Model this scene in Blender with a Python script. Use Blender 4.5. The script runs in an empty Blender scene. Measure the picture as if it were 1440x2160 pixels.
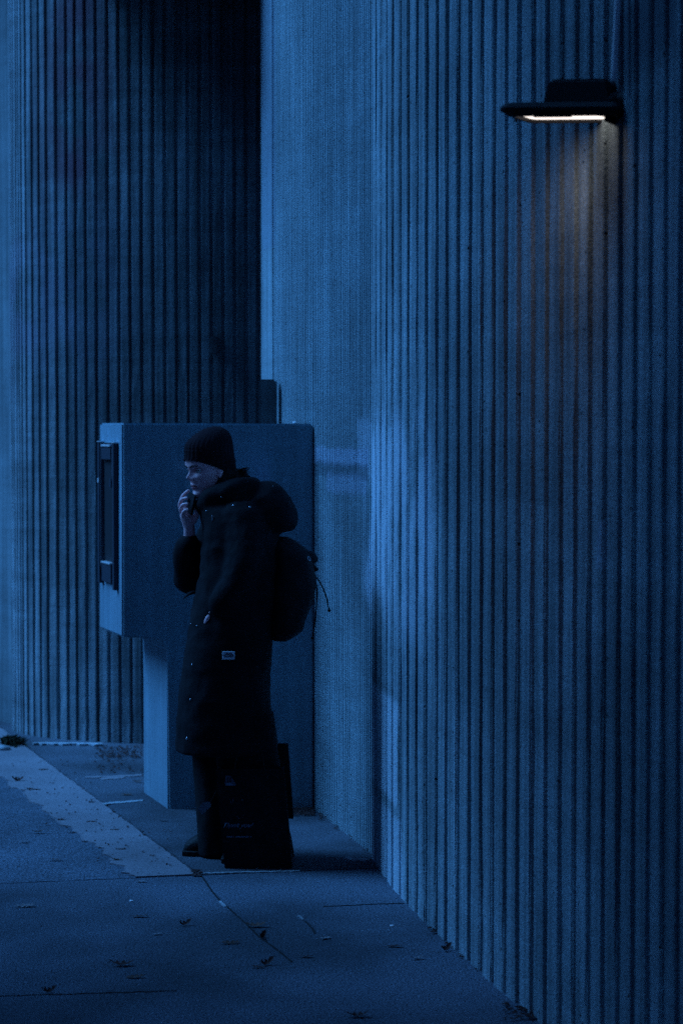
import bpy, bmesh, math, random
from mathutils import Vector, Matrix, noise
from mathutils.bvhtree import BVHTree
random.seed(7)
S = bpy.context.scene
COL = S.collection

# ------------------------------------------------------------------ camera
FPX, CH = 4800.0, 1.75
TH = math.atan(180 / FPX)
cam = bpy.data.cameras.new('camera')
cam_o = bpy.data.objects.new('camera', cam); COL.objects.link(cam_o)
cam_o.location = (0, 0, CH); cam_o.rotation_euler = (math.pi / 2 - TH, 0, 0)
cam.sensor_fit = 'VERTICAL'; cam.sensor_height = 36; cam.sensor_width = 24
cam.lens = FPX / 2160 * 36
cam.clip_start = .1; cam.clip_end = 600
cam.dof.use_dof = True; cam.dof.focus_distance = 8.4; cam.dof.aperture_fstop = 3.6
S.camera = cam_o

# ------------------------------------------------------------------ dusk sky and light
SUN_EL, SUN_AZ = 48, 267          # degrees; azimuth clockwise from +Y (behind left of the camera)
w = bpy.data.worlds.new('World'); S.world = w; w.use_nodes = True
nt = w.node_tree; bg = nt.nodes['Background']
sky = nt.nodes.new('ShaderNodeTexSky'); sky.sky_type = 'NISHITA'; sky.sun_disc = False
sky.sun_elevation = math.radians(SUN_EL); sky.sun_rotation = math.radians(SUN_AZ)
tint = nt.nodes.new('ShaderNodeMix'); tint.data_type = 'RGBA'; tint.blend_type = 'MULTIPLY'
tint.inputs[0].default_value = 1; tint.inputs[7].default_value = (.10, .27, .68, 1)
nt.links.new(sky.outputs[0], tint.inputs[6]); nt.links.new(tint.outputs[2], bg.inputs[0])
bg.inputs[1].default_value = .05
sun = bpy.data.lights.new('dusk_glow', 'SUN'); sun.energy = 5.0; sun.angle = math.radians(44)
sun.color = (.090, .385, .97)
sun_o = bpy.data.objects.new('dusk_glow', sun); COL.objects.link(sun_o)
az, el = math.radians(SUN_AZ), math.radians(SUN_EL)
sd = Vector((math.sin(az) * math.cos(el), math.cos(az) * math.cos(el), math.sin(el)))
sun_o.rotation_euler = sd.to_track_quat('Z', 'Y').to_euler()
S.view_settings.view_transform = 'Standard'; S.view_settings.look = 'None'
S.view_settings.exposure = .9; S.view_settings.gamma = 1
S.cycles.max_bounces = 6; S.cycles.use_denoising = False

# ------------------------------------------------------------------ helpers
def ray(px, py):
    a, b = (px - 720) / FPX, (1080 - py) / FPX
    return Vector((a, math.cos(TH) + b * math.sin(TH), -math.sin(TH) + b * math.cos(TH)))
def at(px, py, Y):
    d = ray(px, py); t = Y / d.y
    return Vector((d.x * t, Y, CH + d.z * t))
def grd(px, py, z=0.0):
    d = ray(px, py); t = (z - CH) / d.z
    return Vector((d.x * t, d.y * t, z))
def tag(o, label=None, cat=None, group=None, kind=None):
    if label: o['label'] = label
    if cat: o['category'] = cat
    if group: o['group'] = group
    if kind: o['kind'] = kind
    return o
def empty(name, loc=(0, 0, 0)):
    o = bpy.data.objects.new(name, None); o.location = loc; COL.objects.link(o); o.empty_display_size = .1
    return o
def link(name, me, mat=None, parent=None, smooth=False):
    o = bpy.data.objects.new(name, me); COL.objects.link(o)
    if mat and not me.materials: me.materials.append(mat)
    if parent is not None:
        o.parent = parent; o.matrix_parent_inverse = Matrix.Translation(parent_world(parent)).inverted()
    if smooth: me.shade_smooth()
    return o
def parent_world(p):
    # everything is modelled in world space; a thing's Empty carries the only offset
    return Vector(p.location) if p.parent is None else Vector((0, 0, 0))
def mesh(name, verts, faces):
    me = bpy.data.meshes.new(name); me.from_pydata([tuple(v) for v in verts], [], faces); me.update(); return me
def fix(me):
    bm = bmesh.new(); bm.from_mesh(me); bmesh.ops.recalc_face_normals(bm, faces=bm.faces); bm.to_mesh(me); bm.free(); return me
def prism(name, poly, z0, z1, mat, parent=None, bev=0, seg=2):
    """plan polygon extruded upward"""
    n = len(poly)
    v = [(p[0], p[1], z0) for p in poly] + [(p[0], p[1], z1) for p in poly]
    f = [tuple(range(n))[::-1], tuple(range(n, 2 * n))] + [(i, (i + 1) % n, n + (i + 1) % n, n + i) for i in range(n)]
    me = fix(mesh(name, v, f))
    if bev: bevel(me, bev, seg)
    return link(name, me, mat, parent)
def bevel(me, wd, seg=2):
    bm = bmesh.new(); bm.from_mesh(me)
    bmesh.ops.bevel(bm, geom=bm.edges[:], offset=wd, segments=seg, affect='EDGES', clamp_overlap=True)
    bm.to_mesh(me); bm.free()
def box(name, o, ex, ey, ez, mat, parent=None, bev=0, seg=2):
    """box from corner o along three edge vectors"""
    o, ex, ey, ez = map(Vector, (o, ex, ey, ez))
    v = [o + ex * i + ey * j + ez * k for k in (0, 1) for j in (0, 1) for i in (0, 1)]
    f = [(0, 1, 3, 2), (4, 6, 7, 5), (0, 4, 5, 1), (2, 3, 7, 6), (0, 2, 6, 4), (1, 5, 7, 3)]
    me = fix(mesh(name, v, f))
    if bev: bevel(me, bev, seg)
    return link(name, me, mat, parent)
def cbox(name, c, sx, sy, sz, mat, parent=None, bev=0, seg=2, R=None):
    R = R or Matrix.Identity(3)
    a, b, d = R @ Vector((sx, 0, 0)), R @ Vector((0, sy, 0)), R @ Vector((0, 0, sz))
    return box(name, Vector(c) - (a + b + d) / 2, a, b, d, mat, parent, bev, seg)
def rings_mesh(rings, close=True, caps=True):
    n = len(rings[0]); v = [p for r in rings for p in r]; f = []
    for i in range(len(rings) - 1):
        for j in range(n):
            f.append((i * n + j, i * n + (j + 1) % n, (i + 1) * n + (j + 1) % n, (i + 1) * n + j))
    if caps:
        f.append(tuple(range(n))[::-1]); f.append(tuple((len(rings) - 1) * n + j for j in range(n)))
    return v, f
def tube(pts, rad, n=12, flat=1.0, sub=4):
    """smooth swept tube through pts, with radii; returns verts, faces"""
    P = [Vector(p) for p in pts]; R = list(rad)
    if sub > 1 and len(P) > 2:
        Q, RR = [], []
        for i in range(len(P) - 1):
            p0 = P[max(i - 1, 0)]; p1 = P[i]; p2 = P[i + 1]; p3 = P[min(i + 2, len(P) - 1)]
            for k in range(sub):
                t = k / sub
                Q.append(.5 * ((2 * p1) + (p2 - p0) * t + (2 * p0 - 5 * p1 + 4 * p2 - p3) * t * t + (-p0 + 3 * p1 - 3 * p2 + p3) * t ** 3))
                RR.append(R[i] * (1 - t) + R[i + 1] * t)
        Q.append(P[-1]); RR.append(R[-1]); P, R = Q, RR
    # rounded ends
    t0 = (P[0] - P[1]).normalized(); t1 = (P[-1] - P[-2]).normalized()
    P = [P[0] + t0 * R[0] * .85, P[0] + t0 * R[0] * .5] + P + [P[-1] + t1 * R[-1] * .5, P[-1] + t1 * R[-1] * .85]
    R = [R[0] * .35, R[0] * .8] + R + [R[-1] * .8, R[-1] * .35]
    rings = []; up = Vector((0, 0, 1)); prev = None
    for i, p in enumerate(P):
        t = (P[min(i + 1, len(P) - 1)] - P[max(i - 1, 0)]).normalized()
        if prev is None:
            s = t.cross(up)
            if s.length < .1: s = t.cross(Vector((0, 1, 0)))
        else: s = prev - t * prev.dot(t)
        s.normalize(); u = s.cross(t).normalized(); prev = s
        rings.append([p + s * (R[i] * math.cos(2 * math.pi * j / n)) + u * (R[i] * flat * math.sin(2 * math.pi * j / n)) for j in range(n)])
    return rings_mesh(rings)
def ellipsoid(c, rx, ry, rz, R=None, n=20, m=14):
    R = R or Matrix.Identity(3); c = Vector(c); rings = []
    for i in range(m + 1):
        a = -math.pi / 2 + math.pi * (i * .96 + .02 * m) / m
        rings.append([c + R @ Vector((rx * math.cos(a) * math.cos(2 * math.pi * j / n), ry * math.cos(a) * math.sin(2 * math.pi * j / n), rz * math.sin(a))) for j in range(n)])
    return rings_mesh(rings)
class Acc:
    def __init__(s): s.v = []; s.f = []
    def add(s, vf):
        b = len(s.v); s.v += [Vector(p) for p in vf[0]]; s.f += [tuple(i + b for i in q) for q in vf[1]]
    def mesh(s, name): return mesh(name, s.v, s.f)
def remeshed(name, acc, voxel, smooth=4, factor=.5):
    me = fix(acc.mesh(name)); o = bpy.data.objects.new('tmp', me); COL.objects.link(o)
    m = o.modifiers.new('r', 'REMESH'); m.mode = 'VOXEL'; m.voxel_size = voxel
    if smooth:
        k = o.modifiers.new('s', 'SMOOTH'); k.iterations = smooth; k.factor = factor
    dg = bpy.context.evaluated_depsgraph_get()
    out = bpy.data.meshes.new_from_object(o.evaluated_get(dg)); out.name = name
    bpy.data.objects.remove(o); out.shade_smooth(); return out
def wrinkle(me, amp, sc, seed=0, amp2=0, sc2=(1, 1, 1)):
    """real cloth relief: move vertices along their normals"""
    for v in me.vertices:
        p = v.co
        q = Vector((p.x * sc[0] + seed, p.y * sc[1], p.z * sc[2]))
        d = amp * noise.fractal(q, 1, 2, 3)
        if amp2:
            q = Vector((p.x * sc2[0], p.y * sc2[1] + seed, p.z * sc2[2]))
            d += amp2 * (1 - abs(noise.noise(q)) * 3)
        v.co = p + v.normal * d
    me.update()
def lerp_table(tab, x):
    if x <= tab[0][0]: return tab[0][1:]
    for a, b in zip(tab, tab[1:]):
        if x <= b[0]:
            t = (x - a[0]) / (b[0] - a[0]); t = t * t * (3 - 2 * t) if False else t
            return tuple(p + (q - p) * t for p, q in zip(a[1:], b[1:]))
    return tab[-1][1:]

# ------------------------------------------------------------------ materials
def M(name, col, rough=.85, metal=0, emis=None, es=0):
    m = bpy.data.materials.new(name); m.use_nodes = True; b = m.node_tree.nodes['Principled BSDF']
    b.inputs['Base Color'].default_value = (*col, 1); b.inputs['Roughness'].default_value = rough
    b.inputs['Metallic'].default_value = metal
    b.inputs['Specular IOR Level'].default_value = .3
    if emis: b.inputs['Emission Color'].default_value = (*emis, 1); b.inputs['Emission Strength'].default_value = es
    return m
class NB:
    """small node-graph writer"""
    def __init__(s, m): s.m = m; s.t = m.node_tree; s.b = s.t.nodes['Principled BSDF']
    def n(s, t, **k):
        x = s.t.nodes.new(t)
        for a, v in k.items(): setattr(x, a, v)
        return x
    def l(s, a, b): s.t.links.new(a, b)
    def pos(s, sc=(1, 1, 1)):
        g = s.n('ShaderNodeNewGeometry'); mp = s.n('ShaderNodeMapping'); mp.inputs['Scale'].default_value = sc
        s.l(g.outputs['Position'], mp.inputs[0]); return mp.outputs[0]
    def noise(s, v, scale, detail=4, rough=.55):
        x = s.n('ShaderNodeTexNoise'); x.inputs['Scale'].default_value = scale; x.inputs['Detail'].default_value = detail
        x.inputs['Roughness'].default_value = rough; s.l(v, x.inputs['Vector']); return x.outputs['Fac']
    def vor(s, v, scale, rnd=1):
        x = s.n('ShaderNodeTexVoronoi'); x.inputs['Scale'].default_value = scale; x.inputs['Randomness'].default_value = rnd
        s.l(v, x.inputs['Vector']); return x
    def ramp(s, f, a, b, ca=0., cb=1.):
        x = s.n('ShaderNodeMapRange'); x.interpolation_type = 'SMOOTHSTEP'
        for i, v in enumerate((a, b, ca, cb)): x.inputs[i + 1].default_value = v
        s.l(f, x.inputs[0]); return x.outputs[0]
    def math(s, op, a, b=None):
        x = s.n('ShaderNodeMath', operation=op)
        for i, v in enumerate((a, b)):
            if v is None: continue
            if isinstance(v, (int, float)): x.inputs[i].default_value = v
            else: s.l(v, x.inputs[i])
        return x.outputs[0]
    def mix(s, f, a, b, mode='MIX'):
        x = s.n('ShaderNodeMix', data_type='RGBA', blend_type=mode)
        if isinstance(f, (int, float)): x.inputs[0].default_value = f
        else: s.l(f, x.inputs[0])
        for i, v in ((6, a), (7, b)):
            if isinstance(v, tuple): x.inputs[i].default_value = (*v, 1)
            else: s.l(v, x.inputs[i])
        return x.outputs[2]
    def grey(s, f):
        x = s.n('ShaderNodeCombineColor'); [s.l(f, x.inputs[i]) for i in range(3)]; return x.outputs[0]
    def bump(s, h, strength, dist):
        x = s.n('ShaderNodeBump'); x.inputs['Strength'].default_value = strength; x.inputs['Distance'].default_value = dist
        s.l(h, x.inputs['Height']); s.l(x.outputs[0], s.b.inputs['Normal'])
def concrete(name, col, patches=(), pit=.6, streak=.25, grain=.35, big=.35, bumpd=.004, rough=.9, fleck=0., fscale=95):
    m = M(name, col, rough); nb = NB(m)
    P = nb.pos(); sep = nb.n('ShaderNodeSeparateXYZ'); nb.l(P, sep.inputs[0])
    c = None
    v1 = nb.ramp(nb.noise(P, 1.1, 6), .3, .7, 1 - big, 1 + big * .6)
    v2 = nb.ramp(nb.noise(nb.pos((9, 9, .35)), 3.0, 5), .3, .7, 1 - streak, 1 + streak)
    g = nb.noise(P, 150, 3, .7); v3 = nb.ramp(g, .3, .7, 1 - grain, 1 + grain)
    v4 = nb.ramp(nb.noise(nb.pos((.5, .5, 7)), 2.2, 5), .3, .7, 1 - streak * .35, 1 + streak * .3)
    f = nb.math('MULTIPLY', nb.math('MULTIPLY', nb.math('MULTIPLY', v1, v4), v2), v3)
    vo = nb.vor(P, 24); d = nb.ramp(vo.outputs['Distance'], .06, .17)
    sepc = nb.n('ShaderNodeSeparateColor'); nb.l(vo.outputs['Color'], sepc.inputs[0])
    sel = nb.ramp(sepc.outputs[0], .80, .82)
    pitm = nb.math('MULTIPLY', nb.math('SUBTRACT', 1.0, d), sel)
    f = nb.math('MULTIPLY', f, nb.math('SUBTRACT', 1.0, nb.math('MULTIPLY', pitm, pit)))
    if fleck:
        vf = nb.vor(P, fscale); df = nb.ramp(vf.outputs['Distance'], .12, .3, 1, 0)
        sc = nb.n('ShaderNodeSeparateColor'); nb.l(vf.outputs['Color'], sc.inputs[0])
        f = nb.math('ADD', f, nb.math('MULTIPLY', nb.math('MULTIPLY', df, nb.ramp(sc.outputs[1], .8, .85)), fleck))
    c = nb.mix(1.0, tuple(col), nb.grey(f), 'MULTIPLY')
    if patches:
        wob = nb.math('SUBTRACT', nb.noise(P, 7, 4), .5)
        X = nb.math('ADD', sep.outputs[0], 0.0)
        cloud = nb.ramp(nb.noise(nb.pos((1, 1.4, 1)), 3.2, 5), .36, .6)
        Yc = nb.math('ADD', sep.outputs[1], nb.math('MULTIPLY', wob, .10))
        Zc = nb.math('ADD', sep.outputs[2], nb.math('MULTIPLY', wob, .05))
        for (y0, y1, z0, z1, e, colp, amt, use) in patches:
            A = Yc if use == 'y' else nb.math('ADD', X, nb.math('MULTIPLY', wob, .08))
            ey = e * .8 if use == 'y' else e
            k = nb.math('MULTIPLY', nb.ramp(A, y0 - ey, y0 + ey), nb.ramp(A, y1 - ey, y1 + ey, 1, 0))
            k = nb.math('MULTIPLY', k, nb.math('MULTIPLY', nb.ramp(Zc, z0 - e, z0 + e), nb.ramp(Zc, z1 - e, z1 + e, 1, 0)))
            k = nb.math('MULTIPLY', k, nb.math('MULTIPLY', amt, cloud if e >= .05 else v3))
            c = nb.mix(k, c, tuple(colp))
    nb.l(c, nb.b.inputs['Base Color'])
    h = nb.math('SUBTRACT', nb.math('ADD', g, nb.math('MULTIPLY', nb.noise(P, 28, 4), 1.2)), nb.math('MULTIPLY', pitm, 2.0))
    nb.bump(h, .7, bumpd)
    return m

# ------------------------------------------------------------------ plan of the right-hand wall
DARKL = [794, 804, 814, 827, 839, 856, 872.5, 891, 911, 934, 954, 979, 1004, 1029, 1054, 1080, 1107, 1138, 1167, 1198, 1229, 1259,
         1291, 1323, 1355, 1387, 1419, 1451, 1483, 1516, 1550, 1585, 1620]
gX, gY = grd(794, 1806).x, grd(794, 1806).y
edge = [(gX, gY)]
for i, x in enumerate(DARKL[1:]):
    k = (x - 720) / FPX; p = .158 if i < 8 else (.148 if i < 14 else (.132 if i < 20 else .125))
    X0, Y0 = edge[-1]; A = 1 + k * k; B = -2 * (k * X0 + Y0); Cc = X0 * X0 + Y0 * Y0 - p * p
    D = max(B * B - 4 * A * Cc, 0); Y1 = (-B - math.sqrt(D)) / (2 * A); edge.append((k * Y1, Y1))
e0, e1 = Vector(edge[-2]), Vector(edge[-1]); dd = (e1 - e0)
for k in range(26):                    # carries on out of frame, the curve opening to the right
    a = -.028; dd = Vector((dd.x * math.cos(a) - dd.y * math.sin(a), dd.x * math.sin(a) + dd.y * math.cos(a)))
    a = .056; dd = Vector((dd.x * math.cos(a) - dd.y * math.sin(a), dd.x * math.sin(a) + dd.y * math.cos(a)))
    e1 = e1 + dd; edge.append((e1.x, e1.y))
FAR = grd(555, 1622); NEAR = Vector((gX, gY, 0))
def wall_plan(px):
    """plan point of the right wall under picture column px"""
    k = (px - 720) / FPX
    pts = [(FAR.x, FAR.y)] + edge
    for a, b in zip(pts, pts[1:]):
        fa, fb = a[0] - k * a[1], b[0] - k * b[1]
        if fa <= 0 <= fb:
            t = fa / (fa - fb) if fa != fb else 0
            return (a[0] + (b[0] - a[0]) * t, a[1] + (b[1] - a[1]) * t)
    return pts[-1]
def on_wall(px, py):
    X, Y = wall_plan(px); d = ray(px, py); return Vector((X, Y, CH + d.z * Y / d.y))
def wpatch(x0, y0, x1, y1, e, col, amt):
    a, b = on_wall(x0, y1), on_wall(x1, y0); return (b.y, a.y, a.z if a.z < b.z else b.z, b.z if b.z > a.z else a.z, e, col, amt, 'y')

WALLC = (.26, .33, .36)
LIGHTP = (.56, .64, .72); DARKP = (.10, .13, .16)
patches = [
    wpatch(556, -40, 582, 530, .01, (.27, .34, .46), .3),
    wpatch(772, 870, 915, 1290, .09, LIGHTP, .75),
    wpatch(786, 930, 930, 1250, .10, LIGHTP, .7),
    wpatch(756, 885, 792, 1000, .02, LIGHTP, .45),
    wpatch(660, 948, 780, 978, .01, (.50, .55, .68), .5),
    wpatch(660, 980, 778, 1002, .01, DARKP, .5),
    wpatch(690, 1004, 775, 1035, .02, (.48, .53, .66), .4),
    wpatch(800, 1290, 960, 1470, .09, DARKP, .25),  # dark patch painted where the person's soft shadow falls
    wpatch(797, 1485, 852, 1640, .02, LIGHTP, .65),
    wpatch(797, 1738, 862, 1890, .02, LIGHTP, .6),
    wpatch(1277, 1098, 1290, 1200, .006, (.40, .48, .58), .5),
    wpatch(1300, -60, 1440, 170, .045, DARKP, .8),  # shading of the top right corner, painted into the wall colour
    wpatch(640, 1480, 668, 1700, .03, DARKP, .5),  # shading at the wall foot beside the booth, put into the colour
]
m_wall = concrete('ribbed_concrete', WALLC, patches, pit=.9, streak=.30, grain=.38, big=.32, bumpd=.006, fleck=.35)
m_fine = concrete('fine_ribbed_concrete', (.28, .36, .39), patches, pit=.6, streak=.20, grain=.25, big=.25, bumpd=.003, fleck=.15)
m_left = concrete('far_ribbed_concrete', (.17, .205, .225), [(-2.0, -1.25, 2.0, 2.9, .25, (.27, .25, .34), .35, 'x'), (-1.62, -1.30, 3.0, 4.6, .2, (.16, .07, .10), .85, 'x')],  # reddish patch: lens flare tint put into the concrete colour
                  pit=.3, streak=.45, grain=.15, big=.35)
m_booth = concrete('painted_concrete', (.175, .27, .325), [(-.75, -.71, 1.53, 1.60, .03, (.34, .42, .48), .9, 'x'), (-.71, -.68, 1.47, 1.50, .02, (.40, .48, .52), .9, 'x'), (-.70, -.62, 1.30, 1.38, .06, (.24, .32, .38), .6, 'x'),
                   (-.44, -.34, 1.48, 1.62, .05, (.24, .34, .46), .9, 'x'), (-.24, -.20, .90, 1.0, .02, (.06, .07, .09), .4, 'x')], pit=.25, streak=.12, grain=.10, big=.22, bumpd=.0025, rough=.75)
m_pier = concrete('smooth_concrete', (.10, .13, .145), pit=.2, grain=.1)
m_soffit = concrete('soffit_concrete', (.12, .13, .14))

# ------------------------------------------------------------------ ground
m_asph = concrete('exposed_aggregate', (.092, .112, .145), pit=.5, streak=.0, grain=.95, big=.5, bumpd=.010, fleck=1.1, fscale=70)
m_asph_b = concrete('exposed_aggregate_worn', (.074, .084, .105), pit=.5, streak=.0, grain=.85, big=.6, bumpd=.008, fleck=.8, fscale=70)
m_strip = concrete('pale_concrete', (.20, .18, .20), pit=.8, streak=.0, grain=.35, big=.35, bumpd=.003)
m_joint = M('joint_dirt', (.012, .012, .014), 1)
m_pale = concrete('pale_mortar', (.30, .33, .36), grain=.3)
gm = mesh('ground', [(-150, -60, -.03), (150, -60, -.03), (150, 300, -.03), (-150, 300, -.03)], [(0, 1, 2, 3)])
gnd = tag(link('ground', gm, m_joint), kind='structure')
pave = tag(empty('pavement'), kind='structure')
pv = mesh('joint_bed', [(-9, 2, -.012), (3, 2, -.012), (3, 14.5, -.012), (-9, 14.5, -.012)], [(0, 1, 2, 3)])
link('joint_bed', pv, m_joint, pave)
def slab(poly, mat, z=0.0, th=.02, jag=(), step=.05, amp=.006, name='slab'):
    """paving slab: plan polygon with a slightly broken outline and a real thickness"""
    out = []
    n = len(poly)
    for i in range(n):
        a, b = Vector(poly[i][:2]), Vector(poly[(i + 1) % n][:2]); L = (b - a).length; k = max(1, min(260, int(L / step)))
        nrm = Vector((b.y - a.y, a.x - b.x)).normalized()
        am = .035 if i in jag else amp
        for j in range(k):
            t = j / k; p = a.lerp(b, t)
            if 0 < j:
                q = noise.fractal(Vector((p.x * 9, p.y * 9, i * 3.1)), .8, 2, 4) + .35 * noise.noise(Vector((p.x * 45, p.y * 45, 1)))
                p = p + nrm * am * q
            out.append((p.x, p.y))
    bm = bmesh.new(); vs = [bm.verts.new((p[0], p[1], z)) for p in out]
    f = bm.faces.new(vs)
    if f.normal.z < 0 or f.calc_area() == 0: bmesh.ops.reverse_faces(bm, faces=[f])
    bm.normal_update()
    if f.normal.z < 0: f.normal_flip()
    r = bmesh.ops.extrude_face_region(bm, geom=[f])
    for e in r['geom']:
        if isinstance(e, bmesh.types.BMVert): e.co.z += .0
    # the original face stays as top; push the copy down
    for e in r['geom']:
        if isinstance(e, bmesh.types.BMVert): e.co.z = z - th
    bmesh.ops.recalc_face_normals(bm, faces=bm.faces)
    bmesh.ops.triangulate(bm, faces=[x for x in bm.faces if len(x.verts) > 4])
    me = bpy.data.meshes.new(name); bm.to_mesh(me); bm.free()
    return link(name, me, mat, pave)
J = grd(422, 1846)                       # where the joints cross
u = (grd(60, 1577) - J).normalized()     # along the path, away from the camera
tv = (grd(790, 1831) - J).normalized()   # across the path, to the right
def uv(a, b): p = J + u * a + tv * b; return (p.x, p.y)
g = .009
slab([uv(g, g), uv(g, 3), uv(6, 3), uv(6, g)], m_asph_b)
slab([uv(g, -7), uv(g, -.21), uv(6.5, -.37), uv(6.5, -7)], m_asph, z=-.002)
slab([uv(g, -.25), uv(g, -g), uv(6.5, -g), uv(6.5, -.42)], m_strip, z=.004, jag=(3,), step=.012, name='pale_strip')
slab([uv(-6, -7), uv(-g, -7), uv(-g, 3), uv(-6, 3)], m_asph)
# pale mortar lines and a worn patch let into the slabs
def line(pts, wd, mat=m_pale, z=.0035, name='mortar_line'):
    L, R = [], []
    P = [grd(*p) for p in pts]
    for i, p in enumerate(P):
        d = (P[min(i + 1, len(P) - 1)] - P[max(i - 1, 0)]); d.z = 0; d.normalize(); nn = Vector((-d.y, d.x, 0))
        k = wd * (.6 + .5 * random.random()) * .5
        L.append(p + nn * k); R.append(p - nn * k)
    n = len(P); v = L + R[::-1]; v = [(q.x, q.y, z) for q in v] + [(q.x, q.y, z - .01) for q in v]; m = 2 * n
    f = [tuple(range(m))] + [(i, (i + 1) % m, m + (i + 1) % m, m + i) for i in range(m)]
    return link(name, fix(mesh(name, v, f)), mat, pave)
def dense(a, b, n=14, j=1.0):
    return [(a[0] + (b[0] - a[0]) * i / n, a[1] + (b[1] - a[1]) * i / n + random.uniform(-j, j)) for i in range(n + 1)]
line(dense((430, 1843), (632, 1838), 24, .6), .022)
line(dense((215, 1697), (302, 1689), 16, .8), .05)
line(dense((180, 1641), (300, 1636), 16, .8), .05, m_strip)
line(dense((215, 1643), (262, 1641), 10, .8), .09, m_strip, .0028)
line(dense((728, 1811), (772, 1816), 8, 1), .06, m_pale)
line(dense((464, 1902), (476, 1914), 5, .8), .012)
line(dense((630, 1932), (640, 1941), 5, .8), .012)
line(dense((362, 1705), (412, 1703), 10, .8), .03)
line(dense((2100 / 30, 1571), (216, 1572.5), 20, .6), .05, m_pale, .012, 'mortar_line')
line(dense((680, 1912.5), (852, 1905.5), 14, .5), .008, m_joint, .002, 'crack')
line([(425, 1848), (438, 1866), (447, 1880), (464, 1900), (480, 1914), (500, 1932), (520, 1950), (545, 1975), (560, 1986), (590, 2008), (616, 2030)], .007, m_joint, .002, 'crack')
line([(644, 1944), (658, 1958), (664, 1970)], .007, m_joint, .002, 'crack')
line(dense((-20, 2103), (372, 2090), 20, .8), .007, m_joint, .002, 'crack')
pw = [grd(-30, 2112), grd(195, 2106), grd(215, 2190), grd(-30, 2190)]

# ------------------------------------------------------------------ right wall
WTOP = 8.5
rw = tag(empty('concrete_wall', (edge[0][0], edge[0][1], 0)), 'long curving concrete wall with deep vertical ribs, wall lamp mounted on it', 'wall')
d0 = Vector((FAR.x - gX, FAR.y - gY)).normalized()          # toward the far end
poly = [(FAR.x, FAR.y)] + edge + [(edge[-1][0] + 2.5, edge[-1][1] + .5), (edge[0][0] + 4.5, FAR.y + .4), (FAR.x + .45, FAR.y + .12)]
prism('wall_body', poly, -.02, WTOP, m_wall, rw)
# ribs: five irregular castings, shared between the copies
def rib_mesh(k):
    rnd = random.Random(k); n = 46; rings = []
    zs = [-.02 + (WTOP + .01) * (i / (n - 1)) ** 1.35 for i in range(n)]
    prof = [(-.41, 0), (-.36, .75), (-.34, .94), (-.31, 1), (.31, 1), (.34, .94), (.36, .75), (.41, 0)]
    for z in zs:
        r = []
        for j, (x, y) in enumerate(prof):
            jx = .034 * noise.noise(Vector((j * .9 + k * 17, z * 2.2, k))) + .012 * noise.noise(Vector((j * 2.9, z * 11, k * 5)))
            jy = .06 * noise.noise(Vector((j * .7, z * 3 + 5, k * 7)))
            if rnd.random() < .06 and 0 < j < 7: jy -= .12
            r.append((x + (jx if y > 0 else 0), y + jy if y > 0 else -.1, z))
        rings.append(r)
    v, f = rings_mesh(rings, caps=True)
    return fix(mesh('rib', v, f))
RM = [rib_mesh(k) for k in range(6)]
for me in RM: me.materials.append(m_wall)
DEPTH = .023
for i in range(len(edge) - 1):
    a, b = Vector(edge[i]), Vector(edge[i + 1]); mid = (a + b) / 2; d = (b - a); L = d.length; d.normalize()
    nrm = Vector((d.y, -d.x))
    if nrm.x > 0: nrm = -nrm
    o = bpy.data.objects.new('rib', RM[i % 6]); COL.objects.link(o); o.parent = rw
    Mx = Matrix(((d.x * L, nrm.x * DEPTH, 0, mid.x), (d.y * L, nrm.y * DEPTH, 0, mid.y), (0, 0, 1, 0), (0, 0, 0, 1)))
    o.matrix_parent_inverse = Matrix.Translation(rw.location).inverted(); o.matrix_basis = Mx
# fine ribs of the far straight part
A = Acc(); dv = Vector((FAR.x - gX, FAR.y - gY)); L = dv.length; dn = dv / L; nn = Vector((dn.y, -dn.x))
if nn.x > 0: nn = -nn
s = .02; endS = L - .30; p = .036
while s < endS:
    wd = p * .56; rr = []
    for z in [-.02 + i * .55 for i in range(16)]:
        c0 = Vector((gX, gY)) + dn * (s + .0025 * noise.noise(Vector((s * 50, z, 0))))
        h = (.0075 + .0013 * noise.noise(Vector((s * 31, z * 2, 4)))) * (1 - .6 * s / L)
        q = []
        for (a, b) in ((0, -.004), (.12, h), (.88, h), (1, -.004)):
            pt = c0 + dn * (wd * a) + nn * b; q.append((pt.x, pt.y, z))
        rr.append(q)
    A.add(rings_mesh(rr)); s += p
fr = link('fine_ribs', fix(A.mesh('fine_ribs')), m_fine, rw); fr['kind'] = 'stuff'
q0 = Vector((gX, gY)) + dn * (-.004); q1 = Vector((gX, gY)) + dn * (L - .29)
prism('fine_backing', [tuple(q0 + nn * .0012), tuple(q1 + nn * .0012), tuple(q1 - nn * .05), tuple(q0 - nn * .05)], -.015, WTOP - .002, m_fine, rw)
q0 = Vector((gX, gY)) + dn * (L - .285); q1 = Vector((gX, gY)) + dn * (L + .004)
prism('end_band', [tuple(q0 + nn * .006), tuple(q1 + nn * .006), tuple(q1 - nn * .05), tuple(q0 - nn * .05)], -.015, WTOP - .004, m_fine, rw)

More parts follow.
